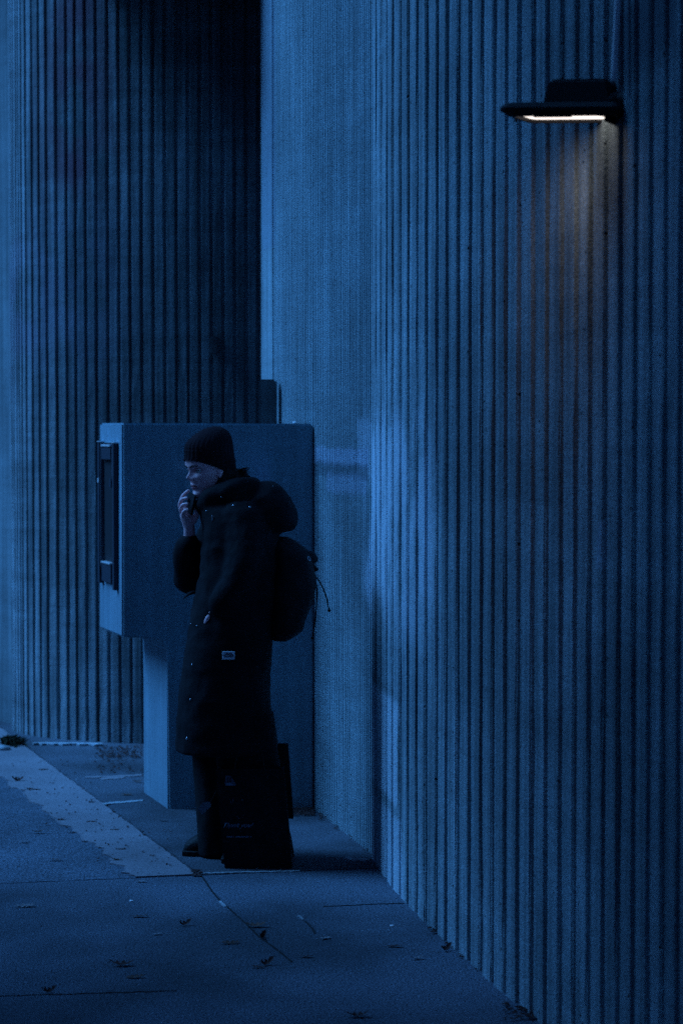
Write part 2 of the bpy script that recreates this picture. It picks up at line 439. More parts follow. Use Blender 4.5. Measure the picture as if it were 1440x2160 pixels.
# ------------------------------------------------------------------ left far wall, ribs on a flattened curve
lw = tag(empty('concrete_tower', (-.66, 13.2, 0)), 'dark ribbed concrete curve behind the booth, falling into deep shade at its right', 'wall')
cx, sa, sb, cy = -.64, 1.262, .72, 12.48
def ell(px):
    # plan point under picture column px, ray against the ellipse front
    k = (px - 720) / FPX
    # (kY-cx)^2/sa^2 + (Y-cy-sb)^2/sb^2 = 1
    A_ = k * k / sa ** 2 + 1 / sb ** 2; B_ = -2 * (k * cx / sa ** 2 + (cy + sb) / sb ** 2); C_ = cx * cx / sa ** 2 + (cy + sb) ** 2 / sb ** 2 - 1
    D_ = B_ * B_ - 4 * A_ * C_
    if D_ < 0: return None
    Y = (-B_ - math.sqrt(D_)) / (2 * A_); return (k * Y, Y)
lp = [29, 31.5, 34.5, 38, 43.5, 48.5, 54, 63, 76, 90, 105, 126, 147, 165, 186, 208, 232, 255, 278]
while lp[-1] < 720: lp.append(lp[-1] + 24.2)
le = [ell(x) for x in lp]; le = [e for e in le if e]
back = [(le[-1][0] + .6, le[-1][1] + .6), (le[-1][0] + .6, 14.6), (-1.7, 14.6)]
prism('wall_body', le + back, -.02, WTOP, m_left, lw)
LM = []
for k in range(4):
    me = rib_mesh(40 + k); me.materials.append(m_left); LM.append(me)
for i in range(len(le) - 1):
    a, b = Vector(le[i]), Vector(le[i + 1]); mid = (a + b) / 2; d = (b - a); L = d.length
    if L < .001: continue
    d.normalize(); nrm = Vector((d.y, -d.x))
    if nrm.y > 0: nrm = -nrm
    o = bpy.data.objects.new('rib', LM[i % 4]); COL.objects.link(o); o.parent = lw
    o.matrix_parent_inverse = Matrix.Translation(lw.location).inverted()
    o.matrix_basis = Matrix(((d.x * L, nrm.x * .019, 0, mid.x), (d.y * L, nrm.y * .019, 0, mid.y), (0, 0, 1, 0), (0, 0, 0, 1)))
c = at(452, 728, 12.46)
jb = tag(box('junction_box', c + Vector((-.022, 0, -.05)), (.045, 0, 0), (0, -.05, 0), (0, 0, .10), m_soffit, None, .006), 'small dark box fixed high on the shaded ribbed wall', 'junction box')
# bright plain pier at the left picture edge
pp = [grd(-50, 1506), grd(28, 1529)]
pier = prism('concrete_pier', [(pp[0].x - .9, pp[0].y + .9), (pp[0].x, pp[0].y), (pp[1].x, pp[1].y), (pp[1].x + .04, pp[1].y + .05), (-1.88, 14.6), (-4.5, 14.6)], -.02, WTOP, m_pier)
tag(pier, 'smooth pale concrete pier at the left picture edge beside the ribbed curve', 'pier')
# dark block low in the recess, and the deck that covers the recess
p = at(583, 800, 11.10)
blk = box('concrete_post', (p.x - .086, 11.10, -.02), (.086, 0, 0), (0, .07, 0), (0, 0, p.z + .02), m_soffit, None, .01)
tag(blk, 'dark square concrete post standing behind the booth at the ribbed wall end', 'post')
deck = prism('overhead_deck', [(-1.74, 11.5), (.9, 11.5), (3.0, 11.5), (3.0, 15), (-.6, 15), (-.6, 12.85), (-1.74, 12.4)], 4.18, 4.9, m_soffit)
tag(deck, 'concrete deck bridging the dark recess between the two ribbed walls, above the picture', 'deck')
rear = box('recess_wall', (-.2, 14.6, -.02), (5, 0, 0), (0, .3, 0), (0, 0, WTOP), m_soffit, None)
tag(rear, 'plain dark concrete wall closing the back of the recess', 'wall')

shade_blk = tag(empty('shading_block', (-12, -3, 0)), 'tall plain concrete block, unseen left of the camera, added to shade the near ribbed wall', 'building')  # unseen mass added to keep the glow off the near wall end
prism('wall', [(-17, -22), (-7.6, -22), (-7.6, 9.2), (-17, 9.2)], -.02, 22, m_soffit, shade_blk)
prism('block_cap', [(-17.3, -22.3), (-7.3, -22.3), (-7.3, 9.5), (-17.3, 9.5)], 22, 22.5, m_soffit, shade_blk)

# ------------------------------------------------------------------ booth (concrete slab with overhanging upper part)
bo = empty('concrete_booth', at(500, 1705, 10.4)); bo.location.z = 0
tag(bo, 'blue grey painted concrete booth with overhanging upper block and metal fitting on its narrow side', 'booth')
Y0 = 10.37
o2 = [at(x, y, Y0 - .02 * (x - 258) / 462) for x, y in ((258, 892), (661, 894), (661, 1712), (355, 1712), (353, 1372), (349, 1356), (338, 1347), (258, 1344))]
for q in o2:
    if q.z < .06: q.z = -.01
xr = o2[1].x
def shear(q, t):   # t metres back along the narrow side
    return Vector((q.x - .305 * t, q.y + .952 * t + .0 * q.x, q.z))
def tilt(q):       # the broad face runs very slightly away to the right
    return Vector(q)
TB = .50
fr_ = [tilt(q) for q in o2]; bk_ = [shear(q, TB) for q in fr_]
n = len(o2)
me = fix(mesh('body', fr_ + bk_, [tuple(range(n)), tuple(range(n, 2 * n))[::-1]] + [(i, (i + 1) % n, n + (i + 1) % n, n + i) for i in range(n)]))
bm = bmesh.new(); bm.from_mesh(me)
ed = [e for e in bm.edges if e.calc_length() > .09 and e.calc_face_angle(0) > .6]
bmesh.ops.bevel(bm, geom=ed, offset=.010, segments=2, affect='EDGES', clamp_overlap=True)
bmesh.ops.triangulate(bm, faces=[f for f in bm.faces if len(f.verts) > 4])
bm.to_mesh(me); bm.free()
body_b = link('booth_body', me, m_booth, bo)
m_steel = M('dull_steel', (.10, .11, .14), .4, .3); m_dk = M('dark_enamel', (.03, .035, .05), .4)
m_hole = M('dark_recess', (.008, .008, .012), .8); m_bright = M('bright_steel', (.9, .92, .95), .30, .6)
e1v = Vector((-.305, .952, 0)).normalized(); nv = Vector((-.952, -.305, 0)).normalized(); b0 = fr_[0]
def fbox(name, s0, s1, ytop, ybot, d0_, d1_, mat, bev=.003):
    zt = at(235, ytop, 10.6).z; zb = at(235, ybot, 10.6).z
    d1_ = d1_ * .6; d0_ = d0_ * .6 if d0_ > 0 else d0_
    o = Vector((b0.x, b0.y, zb)) + e1v * s0 + nv * d0_
    return box(name, o, e1v * (s1 - s0), nv * (d1_ - d0_), (0, 0, zt - zb), mat, bo, bev)
fbox('back_plate', .07, .46, 934, 1232, -.01, .006, m_hole)
fbox('side_rail', .075, .115, 935, 1240, .0, .040, m_dk)
fbox('side_rail', .40, .445, 933, 1234, .0, .040, m_dk)
fbox('rail_trim', .120, .150, 945, 1004, .0, .030, m_steel)
fbox('rail_trim', .385, .397, 935, 1200, .0, .034, m_steel)
fbox('upper_housing', .16, .37, 944, 970, .0, .035, m_dk)
fbox('lower_housing', .16, .37, 1190, 1229, .0, .035, m_dk)
fbox('ledge', .16, .36, 937.5, 942.5, .0, .042, m_bright, .002)
fbox('ledge', .16, .36, 1185.5, 1189.5, .0, .046, m_bright, .002)
fbox('cap', .40, .445, 930.5, 933, .0, .042, m_bright, .001)
fbox('cap', .075, .13, 932, 934.5, .0, .042, m_bright, .001)
fbox('latch', .125, .165, 1008, 1028, .0, .045, m_dk)
fbox('latch', .40, .43, 1010, 1020, .040, .046, m_bright, .001)

# ------------------------------------------------------------------ lamp on the right wall
lx0, lx1, LY = 1064, 1322, 5.98
la = empty('wall_lamp', at(1290, 200, LY)); tag(la, 'black flat wall lamp with a glowing strip underneath, high on the ribbed wall', 'wall lamp')
m_black = M('black_powder_coat', (.007, .007, .010), .7)
m_lens = M('lit_lens', (.9, .85, .8), .4, 0, (1.0, .88, .80), .85)
m_pipe = M('galvanised_conduit', (.92, .94, .95), .4, 0)
zb = at(1190, 249, LY).z; zt = at(1190, 221, LY).z
XL, XR = at(1066, 240, LY).x, at(1327, 240, LY).x
yn, yf = LY - .08, LY + .12           # near and far side
# head: hollow tray, open below
A = Acc()
def loop(x0, x1, y0, y1, z, r=.02):
    out = []
    for cx_, cy_, a0 in ((x1 - r, y1 - r, 0), (x0 + r, y1 - r, 90), (x0 + r, y0 + r, 180), (x1 - r, y0 + r, 270)):
        for k in range(4):
            a = math.radians(a0 + k * 30); out.append(Vector((cx_ + r * math.cos(a), cy_ + r * math.sin(a), z)))
    return out
loops = [loop(XL + .05, XR - .04, yn + .04, yf - .04, zt + .004, .01), loop(XL + .012, XR - .004, yn + .008, yf - .008, zt - .001), loop(XL, XR, yn, yf, zt - .014),
         loop(XL, XR, yn, yf, zb + .012), loop(XL + .018, XR - .014, yn + .016, yf - .016, zb), loop(XL + .030, XR - .056, yn + .030, yf - .03, zb),
         loop(XL + .030, XR - .056, yn + .030, yf - .03, zb + .016)]
A.add(rings_mesh(loops))
link('lamp_head', fix(A.mesh('lamp_head')), m_black, la)
zl = zb + .0085
lp_ = loop(XL + .033, XR - .058, yn + .032, yf - .032, zl)
lens = link('lens', mesh('lens', [v for v in lp_], [tuple(range(len(lp_)))[::-1]]), m_lens, la)
# dip of the rim in front of the lens middle
c0 = at(1188, 247, LY - .08)
cbox('rim_lip', (c0.x, yn + .012, zb - .001), .105, .016, .007, m_black, la, .003)
cbox('end_shield', (XR - .040, (yn + yf) / 2, zb - .007), .010, yf - yn - .03, .020, m_black, la, .002)
# driver box on top, knuckle and conduit
q0 = at(1150, 212, LY); q1 = at(1283, 168, LY)
v = [(q0.x, yn + .035, zt - .004), (q1.x + .03, yn + .035, zt - .004), (q1.x + .03, yf - .03, zt - .004), (q0.x, yf - .03, zt - .004),
     (q0.x + .012, yn + .045, q1.z), (q1.x, yn + .045, q1.z), (q1.x, yf - .04, q1.z), (q0.x + .012, yf - .04, q1.z)]
me = fix(mesh('driver_box', v, [(0, 3, 2, 1), (4, 5, 6, 7), (0, 1, 5, 4), (1, 2, 6, 5), (2, 3, 7, 6), (3, 0, 4, 7)])); bevel(me, .008, 3)
link('driver_box', me, m_black, la)
A = Acc(); A.add(tube([at(1268, 212, LY), at(1280, 192, LY + .01), at(1294, 176, LY + .02), at(1297, 160, LY + .02)], [.026, .024, .016, .010]))
link('knuckle', A.mesh('knuckle'), m_black, la, True)
A = Acc(); wq = wall_plan(1315); A.add(tube([at(1290, 215, LY), at(1306, 216, LY), Vector((wq[0] + .02, LY - .02, zt + .004))], [.026, .028, .030]))
link('mounting_arm', A.mesh('mounting_arm'), m_black, la, True)
for (a, b) in ((1108, 252), (1326, 248)):
    p = at(a, b, yn + .01); link('bolt', mesh('bolt', *ellipsoid(p, .005, .005, .004, n=8, m=6)), m_black, la, True)
A = Acc(); A.add(tube([at(1294, 166, 5.90), at(1299, 60, 5.90), at(1305, -60, 5.90), at(1322, -420, 5.90)], [.0085] * 4, n=10))
link('conduit', A.mesh('conduit'), m_pipe, la, True)

# the head hangs turned a little toward the wall: turn every part about the bracket end
piv = Vector((XR, LY, zb)); RL = Matrix.Rotation(math.radians(-26), 3, 'Z') @ Matrix.Rotation(math.radians(3), 3, 'Y')
for o in [c for c in COL.objects if c.parent is la and not c.name.startswith(('conduit', 'mounting_arm'))]:
    for v_ in o.data.vertices:
        q = v_.co - piv; q.x *= 1.05; v_.co = piv + RL @ q
# the lamp's own beam, thrown down and along the wall by its optics
sp_ = bpy.data.lights.new('lamp_beam', 'SPOT'); sp_.energy = .75; sp_.color = (1.0, .80, .70); sp_.spot_size = math.radians(125); sp_.spot_blend = 1; sp_.shadow_soft_size = .09
spo = bpy.data.objects.new('lamp_beam', sp_); COL.objects.link(spo); spo.parent = la; spo.matrix_parent_inverse = Matrix.Translation(la.location).inverted()
spo.location = (XR - .27, LY + .17, zb - .03); spo.rotation_euler = Vector((-.30, -.55, .70)).to_track_quat('Z', 'Y').to_euler()
# ------------------------------------------------------------------ person
PY = 9.18
U = lambda x, y, dy=0.0: at(x, y, PY + dy)
pe = empty('person', grd(500, 1812)); pe.location.z = 0
tag(pe, 'person in long black parka and dark beanie standing side on, hand at mouth', 'person')
m_skin = M('skin', (.7, .4, .4), .5)
nb = NB(m_skin); nb.l(nb.mix(nb.ramp(nb.noise(nb.pos(), 60, 3), .3, .7), (.80, .44, .46), (.90, .50, .52)), nb.b.inputs['Base Color'])
m_lip = M('lips', (.38, .13, .15), .45)
def cloth(name, col, sc=260, rough=.85):
    m = M(name, col, rough); nb = NB(m); P = nb.pos(); nb.b.inputs['Specular IOR Level'].default_value = .12
    f = nb.ramp(nb.noise(P, sc, 2), .3, .7, .6, 1.5); f2 = nb.ramp(nb.noise(P, 9, 4), .3, .7, .75, 1.3)
    nb.l(nb.mix(1, tuple(col), nb.grey(nb.math('MULTIPLY', f, f2)), 'MULTIPLY'), nb.b.inputs['Base Color'])
    nb.bump(nb.math('ADD', nb.noise(P, sc, 2), nb.math('MULTIPLY', nb.noise(P, 24, 3), 2)), .5, .004)
    return m
m_coat = cloth('black_parka_cloth', (.0075, .006, .008)); m_pant = cloth('black_trouser_cloth', (.0075, .0065, .008))
m_hat = cloth('dark_wool', (.020, .009, .012), 420, .95); m_hair = cloth('dark_hair', (.016, .009, .008), 300, .6)
m_boot = cloth('black_boot', (.010, .010, .011), 100, .6); m_pack = cloth('black_nylon', (.011, .010, .012), 300, .7)

# head in its own frame: x forward, y to her left, z up
psi, tau = math.radians(34), math.radians(9)
fw = Vector((-math.cos(psi) * math.cos(tau), -math.sin(psi) * math.cos(tau), -math.sin(tau)))
lf = Vector((math.sin(psi), -math.cos(psi), 0)); upv = fw.cross(lf).normalized()
if upv.z < 0: upv = -upv
HR = Matrix((fw, lf, upv)).transposed()
H0 = U(450, 1050)
def HW(x, y, z): return H0 + HR @ Vector((x, y, z))
FT = [(0, .050), (.006, .070), (.014, .082), (.026, .087), (.038, .083), (.046, .081), (.058, .086), (.068, .086), (.082, .084), (.10, .086), (.118, .084), (.13, .085),
      (.143, .093), (.158, .096), (.175, .094), (.195, .082), (.212, .056), (.222, .028), (.225, .002)]
BT = [(0, .035), (.03, .045), (.06, .062), (.09, .083), (.13, .098), (.17, .096), (.2, .076), (.215, .046), (.225, .002)]
WT = [(0, .022), (.008, .034), (.02, .044), (.035, .051), (.055, .058), (.075, .064), (.1, .069), (.13, .073), (.16, .075), (.19, .064), (.212, .038), (.225, .002)]
G1 = lambda x, s: math.exp(-(x / s) ** 2)
rings = []; NA, NH = 120, 110
for i in range(NH + 1):
    h = .225 * i / NH
    f, = lerp_table(FT, h); b, = lerp_table(BT, h); wd, = lerp_table(WT, h); r = []
    for j in range(NA):
        a = 2 * math.pi * j / NA; ca, sa_ = math.cos(a), math.sin(a)
        # denser toward the face
        a = a - .35 * math.sin(a) if True else a; ca, sa_ = math.cos(a), math.sin(a)
        x = (f if ca > 0 else b) * math.copysign(abs(ca) ** .88, ca); y = wd * math.copysign(abs(sa_) ** .95, sa_)
        if ca > 0:
            s_ = abs(y)
            n_, nw = lerp_table([(0, 0, .01), (.078, 0, .012), (.086, .010, .016), (.094, .024, .0135), (.100, .027, .0105), (.108, .022, .0085), (.12, .013, .0075), (.134, .006, .008), (.15, 0, .01), (.3, 0, .01)], h)
            x += n_ * G1(y, nw)
            x += .006 * G1(s_ - .014, .006) * G1(h - .092, .007)             # nostril wings
            x -= .0135 * G1(s_ - .031, .017) * G1(h - .124, .0125)            # sockets
            x += .004 * G1(s_ - .040, .018) * G1(h - .098, .014)             # cheekbone
            x += .004 * G1(s_ - .028, .020) * G1(h - .146, .007)             # brow
            lw_ = G1(y, .021)
            x += .0055 * lw_ * G1(h - .0655, .0045) + .006 * lw_ * G1(h - .0535, .0048) - .0045 * G1(y, .024) * G1(h - .0595, .0020)
            x -= .003 * G1(y, .02) * G1(h - .044, .004)
            x -= .002 * G1(y, .004) * G1(h - .077, .006)
            x += .003 * G1(y, .018) * G1(h - .026, .010)
        r.append(HW(x, y, h))
    rings.append(r)
B = Acc(); B.add(rings_mesh(rings))
for sgn in (1,):
    B.add(ellipsoid(HW(-.008, sgn * .072, .108), .016, .006, .030, HR @ Matrix.Rotation(math.radians(-12), 3, 'Y')))
# neck, trunk, arms, legs and hands of the one body
B.add(tube([HW(-.020, 0, .06), HW(-.030, 0, .0), U(478, 1085), U(488, 1120)], [.055, .052, .056, .075]))
B.add(tube([U(500, 1125), U(508, 1200), U(500, 1300), U(490, 1370)], [.10, .11, .11, .12], flat=1.1, n=18))
B.add(tube([U(478, 1100, .12), U(425, 1195, .19), U(399, 1222, .17)], [.050, .040, .030]))
B.add(tube([U(399, 1222, .165), U(399, 1170, .09), U(400, 1128, .03), U(399, 1108, .01)], [.030, .030, .0235, .022]))
B.add(tube([U(505, 1100, -.12), U(508, 1190, -.19), U(498, 1228, -.20)], [.052, .044, .04]))
B.add(tube([U(498, 1228, -.20), U(474, 1262, -.20), U(456, 1284, -.185)], [.036, .030, .024]))
B.add(tube([U(460, 1280, -.194), U(451, 1292, -.176), U(440, 1308, -.14)], [.022, .030, .032], flat=.5))
for k, (dx, dz) in enumerate(((-8, 8), (-4, 12), (1, 14), (6, 13))):      # fingers of the pocketed hand
    B.add(tube([U(438 + dx * .6, 1306, -.15 + .012 * k), U(434 + dx, 1318, -.15 + .012 * k), U(436 + dx, 1318 + dz, -.145 + .012 * k)], [.010, .009, .0075]))
B.add(tube([U(450, 1292, -.18), U(440, 1302, -.19), U(434, 1314, -.185)], [.012, .011, .009]))
LEGN = [(500, 1370, -.08), (505, 1560, -.09), (520, 1760, -.09), (524, 1800, -.09)]
LEGF = [(480, 1370, .08), (468, 1560, .08), (452, 1760, .07), (450, 1795, .07)]
for Lg in (LEGN, LEGF): B.add(tube([U(*q) for q in Lg], [.085, .062, .045, .04]))
# raised right hand: palm, four unequal bent fingers, thumb from the side of the palm
B.add(tube([U(399, 1118, .01), U(396, 1104, .0), U(394, 1089, -.012), U(393, 1078, -.02)], [.021, .025, .031, .026], flat=.62))
FN = [([(390, 1081, .008), (381.5, 1065, .006), (385.5, 1047, .0), (397.5, 1035, -.03)], [.0100, .0092, .0082, .0068]),
      ([(391, 1083, -.012), (380, 1069, -.016), (383.5, 1054, -.028), (394.5, 1051, -.045)], [.0100, .0092, .0082, .0068]),
      ([(393, 1087, -.030), (382, 1078, -.038), (385, 1066, -.052), (395.5, 1063, -.062)], [.0098, .0088, .0078, .0066]),
      ([(396, 1093, -.042), (386, 1089, -.054), (388, 1079, -.066), (396.5, 1075, -.070)], [.0088, .0078, .0070, .0060]),
      ([(401, 1109, .000), (412, 1095, -.012), (416, 1082, -.022), (411.5, 1071, -.030)], [.0130, .0115, .0100, .0080])]
for pts, rad in FN: B.add(tube([U(*q) for q in pts], rad, n=10, sub=5))
for Lg in (LEGN, LEGF):   # feet inside the boots
    a = U(*Lg[-1]); a.z = .05; a.x -= .0; a.z = .06; B.add(tube([a, a + Vector((-.03, 0, -.01)), a + Vector((-.06, 0, -.015))], [.03, .03, .022], flat=.7))
bme = remeshed('body', B, .0032, 2, .4)
bme.materials.append(m_skin); bme.materials.append(m_lip)
HI = HR.inverted()
for pl in bme.polygons:
    q = HI @ (pl.center - H0)
    if q.x > .06 and ((abs(q.y) / .024) ** 2 + ((q.z - .0595) / .0105) ** 2) < 1: pl.material_index = 1
body = link('body', bme, None, pe)
# eyes, brows
m_eye = M('eye_white', (.6, .58, .56), .2); m_iris = M('iris', (.02, .015, .012), .1); m_brow = M('eyebrow_hair', (.02, .012, .01), .9)
for sgn in (1, -1):
    c = HW(.0655, sgn * .031, .1235)
    e = link('eye', mesh('eye', *ellipsoid(c, .0118, .0118, .0118, n=20, m=14)), m_eye, pe, True)
    link('iris', mesh('iris', *ellipsoid(HW(.0742, sgn * .031 + .001, .1235), .0035, .0052, .0052, HR, n=14, m=8)), m_iris, e, True)
    A = Acc(); A.add(tube([HW(.075, sgn * .018, .1270), HW(.0795, sgn * .030, .1305), HW(.072, sgn * .044, .1255)], [.0022, .0028, .002], n=8)); link('eyelid', A.mesh('eyelid'), m_skin, e, True)
    A = Acc(); A.add(tube([HW(.0795, sgn * .017, .1255), HW(.0805, sgn * .030, .1280), HW(.072, sgn * .046, .1235)], [.0008, .0012, .001], n=6)); link('eyelash', A.mesh('eyelash'), m_brow, e, True)
    A = Acc(); A.add(tube([HW(.093, sgn * .012, .1385), HW(.0915, sgn * .028, .1455), HW(.078, sgn * .046, .1425)], [.0022, .0030, .0014], n=8)); link('eyebrow', A.mesh('eyebrow'), m_brow, pe, True)
# beanie
rings = []
for i in range(46):
    t = i / 45; h = .171 + .114 * t
    # brim (folded band) then crown, slouching backward
    base = math.sqrt(max(0, 1 - max(0, (t - .30) / .70) ** 2.4))
    band = .0030 if t < .34 else .0008
    fx, bx_, wy = .100, .104, .080
    r = []
    for j in range(144):
        a = 2 * math.pi * j / 144; ca, sa_ = math.cos(a), math.sin(a)
        hh = h - .108 * (1 - t) * (.5 - .5 * ca) ** 1.1
        R_ = base if base > .02 else .02
        x = (fx + band if ca > 0 else bx_ + band) * ca * R_; y = (wy + band) * sa_ * R_
        x -= .042 * t ** 1.5 + .004 * math.sin(t * 9)
        kn = 1 + .014 * math.cos(a * 30) * (1 if t < .8 else .4) + .018 * noise.noise(Vector((ca * 2, sa_ * 2, t * 3)))
        r.append(HW(x * kn, y * kn, hh))
    rings.append(r)
inner = [[H0 + (p - H0) * 1.0 - (p - HW(-.01, 0, .17)).normalized() * .008 for p in rings[0]]]
vf = rings_mesh(inner + rings)
hat = link('beanie', fix(mesh('beanie', *vf)), m_hat, pe, True)
# hair: nape mass, strands over the collar and a short tail
A = Acc()
A.add(ellipsoid(HW(-.052, 0, .075), .055, .068, .062, HR)); A.add(ellipsoid(HW(-.030, .052, .060), .040, .024, .055, HR))
A.add(ellipsoid(HW(-.034, .048, .085), .042, .034, .052, HR))
A.add(tube([HW(-.02, .066, .08), U(463, 1030, -.07), U(458, 1052, -.07), U(462, 1075, -.06)], [.018, .022, .024, .016]))
A.add(tube([HW(-.07, 0, .07), U(503, 1015), U(512, 1040)], [.05, .045, .03]))
hme = remeshed('hair', A, .005, 2); wrinkle(hme, .004, (60, 60, 14), 3); link('hair', hme, m_hair, pe)
A = Acc(); rnd = random.Random(5)
for k in range(34):
    a = (500 + rnd.uniform(-4, 4), 1003 + rnd.uniform(-8, 8)); e = (518 + rnd.uniform(-6, 10), 990 + rnd.uniform(-4, 16))
    A.add(tube([U(*a, rnd.uniform(-.03, .03)), U((a[0] + e[0]) / 2, (a[1] + e[1]) / 2 - rnd.uniform(0, 4), rnd.uniform(-.03, .03)), U(*e, rnd.uniform(-.03, .03))], [.0032, .0026, .0010], n=5, sub=3))
for k in range(8):
    A.add(tube([U(505, 1005, .01 * k - .04), U(523 + k, 1004 + k * .8, .01 * k - .04), U(537 + k * .7, 1012 + k, .01 * k - .04), U(541 + k, 1022, .01 * k - .04)], [.0012, .001, .0009, .0005], n=4, sub=4))
tail = link('hair_strands', A.mesh('hair_strands'), m_hair, pe, True)

# parka: lofted from its outline, arms grown in, then one cloth surface
def slices(tab, n=44, dy=0.0, ex=.8, step=6):
    """tab rows: py, left px, right px, half depth (m), centre dy"""
    rings = []; y = tab[0][0]
    ys = []
    while y < tab[-1][0]: ys.append(y); y += step
    ys.append(tab[-1][0])
    for y in ys:
        l, r, hd, cy_ = lerp_table([tuple(map(float, t)) for t in tab], y)
        a, b = U(l, y, dy + cy_), U(r, y, dy + cy_); c = (a + b) / 2; hx = (b.x - a.x) / 2; rr = []
        for j in range(n):
            t = 2 * math.pi * j / n; ca, sa_ = math.cos(t), math.sin(t)
            rr.append(c + Vector((hx * math.copysign(abs(ca) ** ex, ca), hd * math.copysign(abs(sa_) ** ex, sa_), 0)))
        rings.append(rr)
    return rings_mesh(rings)
C = Acc()
C.add(slices([(1028, 470, 520, .05, 0), (1040, 444, 540, .085, 0), (1056, 428, 556, .125, 0), (1075, 424, 566, .165, 0), (1100, 426, 578, .195, 0), (1140, 428, 590, .21, 0),
              (1200, 424, 592, .215, 0), (1265, 410, 588, .215, 0), (1302, 404, 580, .22, 0), (1340, 399, 575, .225, 0), (1395, 387, 572, .23, 0), (1452, 379, 567, .235, 0),
              (1490, 376, 571, .235, 0), (1527, 372, 578, .235, 0), (1560, 371, 585, .235, 0), (1581, 371, 588, .235, 0)]))
C.add(tube([U(476, 1098, .12), U(428, 1188, .18), U(398, 1222, .16)], [.085, .080, .068]))
C.add(tube([U(397, 1220, .16), U(395, 1180, .10), U(398, 1150, .05), U(402, 1140, .03)], [.055, .060, .050, .036]))
C.add(tube([U(512, 1092, -.13), U(516, 1180, -.20), U(502, 1228, -.22)], [.085, .078, .068]))
C.add(tube([U(502, 1228, -.22), U(480, 1256, -.22), U(463, 1276, -.215)], [.066, .056, .046]))
# hood lying on the shoulders, collar
C.add(tube([U(424, 1066, -.02), U(445, 1052, -.09), U(490, 1036, -.11), U(530, 1030, -.06)], [.030, .042, .05, .05]))
C.add(tube([U(424, 1066, .02), U(448, 1048, .07), U(490, 1034, .09), U(530, 1030, .06)], [.030, .04, .045, .05]))
C.add(slices([(1017, 548, 578, .05, 0), (1022, 536, 590, .09, 0), (1032, 520, 601, .12, 0), (1049, 505, 612, .145, 0), (1073, 505, 625, .155, 0), (1095, 520, 628.5, .15, 0), (1110, 540, 628, .13, 0), (1120, 560, 618, .10, 0)], n=36))
cme = remeshed('parka', C, .009, 6)
wrinkle(cme, .007, (9, 9, 5), 2, .0030, (7, 7, 16))
coat = link('parka', cme, m_coat, pe)
# small flapping strap end at the raised sleeve
A = Acc(); A.add(tube([U(410, 1249, .06), U(400, 1252, .05), U(388, 1262, .04)], [.014, .013, .003], flat=.5)); link('strap_end', A.mesh('strap_end'), m_coat, coat, True)
# trousers: two wide legs
T = Acc()
T.add(slices([(1500, 400, 500, .10, .06), (1592, 407, 500, .10, .07), (1690, 414, 502, .105, .07), (1777, 418, 505, .105, .07), (1800, 420, 508, .105, .07)], n=32))
T.add(slices([(1500, 450, 575, .11, -.09), (1600, 455, 590, .11, -.09), (1700, 465, 600, .115, -.09), (1735, 470, 606, .12, -.09), (1770, 472, 614, .12, -.09), (1812, 474, 621, .12, -.09)], n=32))
tme = remeshed('trousers', T, .009, 3); wrinkle(tme, .006, (10, 10, 4), 8, .002, (16, 16, 3)); link('trousers', tme, m_pant, pe)
for (x0, x1, yy, dy) in ((396, 470, 1806, .07), (478, 560, 1818, -.09)):
    A = Acc(); a = U(x0 + 8, yy - 14, dy); b = U(x0 + 30, yy - 20, dy); c = U(x1 - 10, yy - 18, dy)
    for q in (a, b, c): q.z = max(q.z, .03)
    a.z = .030; b.z = .046; c.z = .055
    A.add(tube([a, b, c], [.034, .046, .05], flat=.95))
    A.add(tube([Vector((b.x + .04, b.y, .07)), Vector((c.x, c.y, .14))], [.05, .055]))
    bt = remeshed('boot', A, .005, 2)
    for v_ in bt.vertices:
        if v_.co.z < .004: v_.co.z = .004
    bo_ = link('boot', bt, m_boot, pe)
    xa, xb = a.x - .036, c.x + .055
    sp = [(xa + (xb - xa) * t, a.y + sgn_ * (.047 * math.sin(math.pi * min(1, .15 + t)) ** .4)) for sgn_, rng in ((-1, range(9)), (1, range(8, -1, -1))) for t in [i / 8 for i in rng]]
    prism('sole', sp, .001, .022, m_boot, bo_, .003, 1)

def surf(o):
    bm = bmesh.new(); bm.from_mesh(o.data); t = BVHTree.FromBMesh(bm); bm.free(); return t
def hit(t, px, py, off=.0):
    d = ray(px, py).normalized(); h = t.ray_cast(Vector((0, 0, CH)), d)
    if h[0] is None: return None, None
    nn_ = h[1] if h[1].dot(d) < 0 else -h[1]
    return h[0] + nn_ * off, nn_
cb = surf(coat)
m_snap = M('snap_metal', (.38, .40, .45), .25, .8)
for (x, y, r) in ((467, 1049, .0030), (435, 1078, .0032), (492, 1066, .0030), (527, 1070, .0055), (403, 1316, .0028), (416, 1320, .0030), (405.5, 1402, .0040), (401.5, 1475.5, .0040), (394.5, 1558, .0062), (575, 1026, .002)):
    p_, n_ = hit(cb, x, y, .001)
    if p_ is None: continue
    Rr = n_.to_track_quat('Z', 'Y').to_matrix()
    link('snap_button', mesh('snap_button', *ellipsoid(p_, r, r, r * .5, Rr, n=12, m=6)), m_snap, coat, True)
p_, n_ = hit(cb, 449, 1092, .004)
if p_:
    A = Acc(); A.add(tube([p_ + Vector((0, 0, .008)), p_ + Vector((.001, 0, -.012))], [.0018, .0026], n=6, sub=1)); link('zip_pull', A.mesh('zip_pull'), m_snap, coat, True)
A = Acc(); cc = U(402, 1584, -.05)
A.add(tube([cc + Vector((.012 * math.cos(a), 0, .014 * math.sin(a))) for a in [i * math.pi / 5 for i in range(11)]], [.0022] * 11, n=6, sub=1)); link('hem_loop', A.mesh('hem_loop'), m_coat, coat, True)
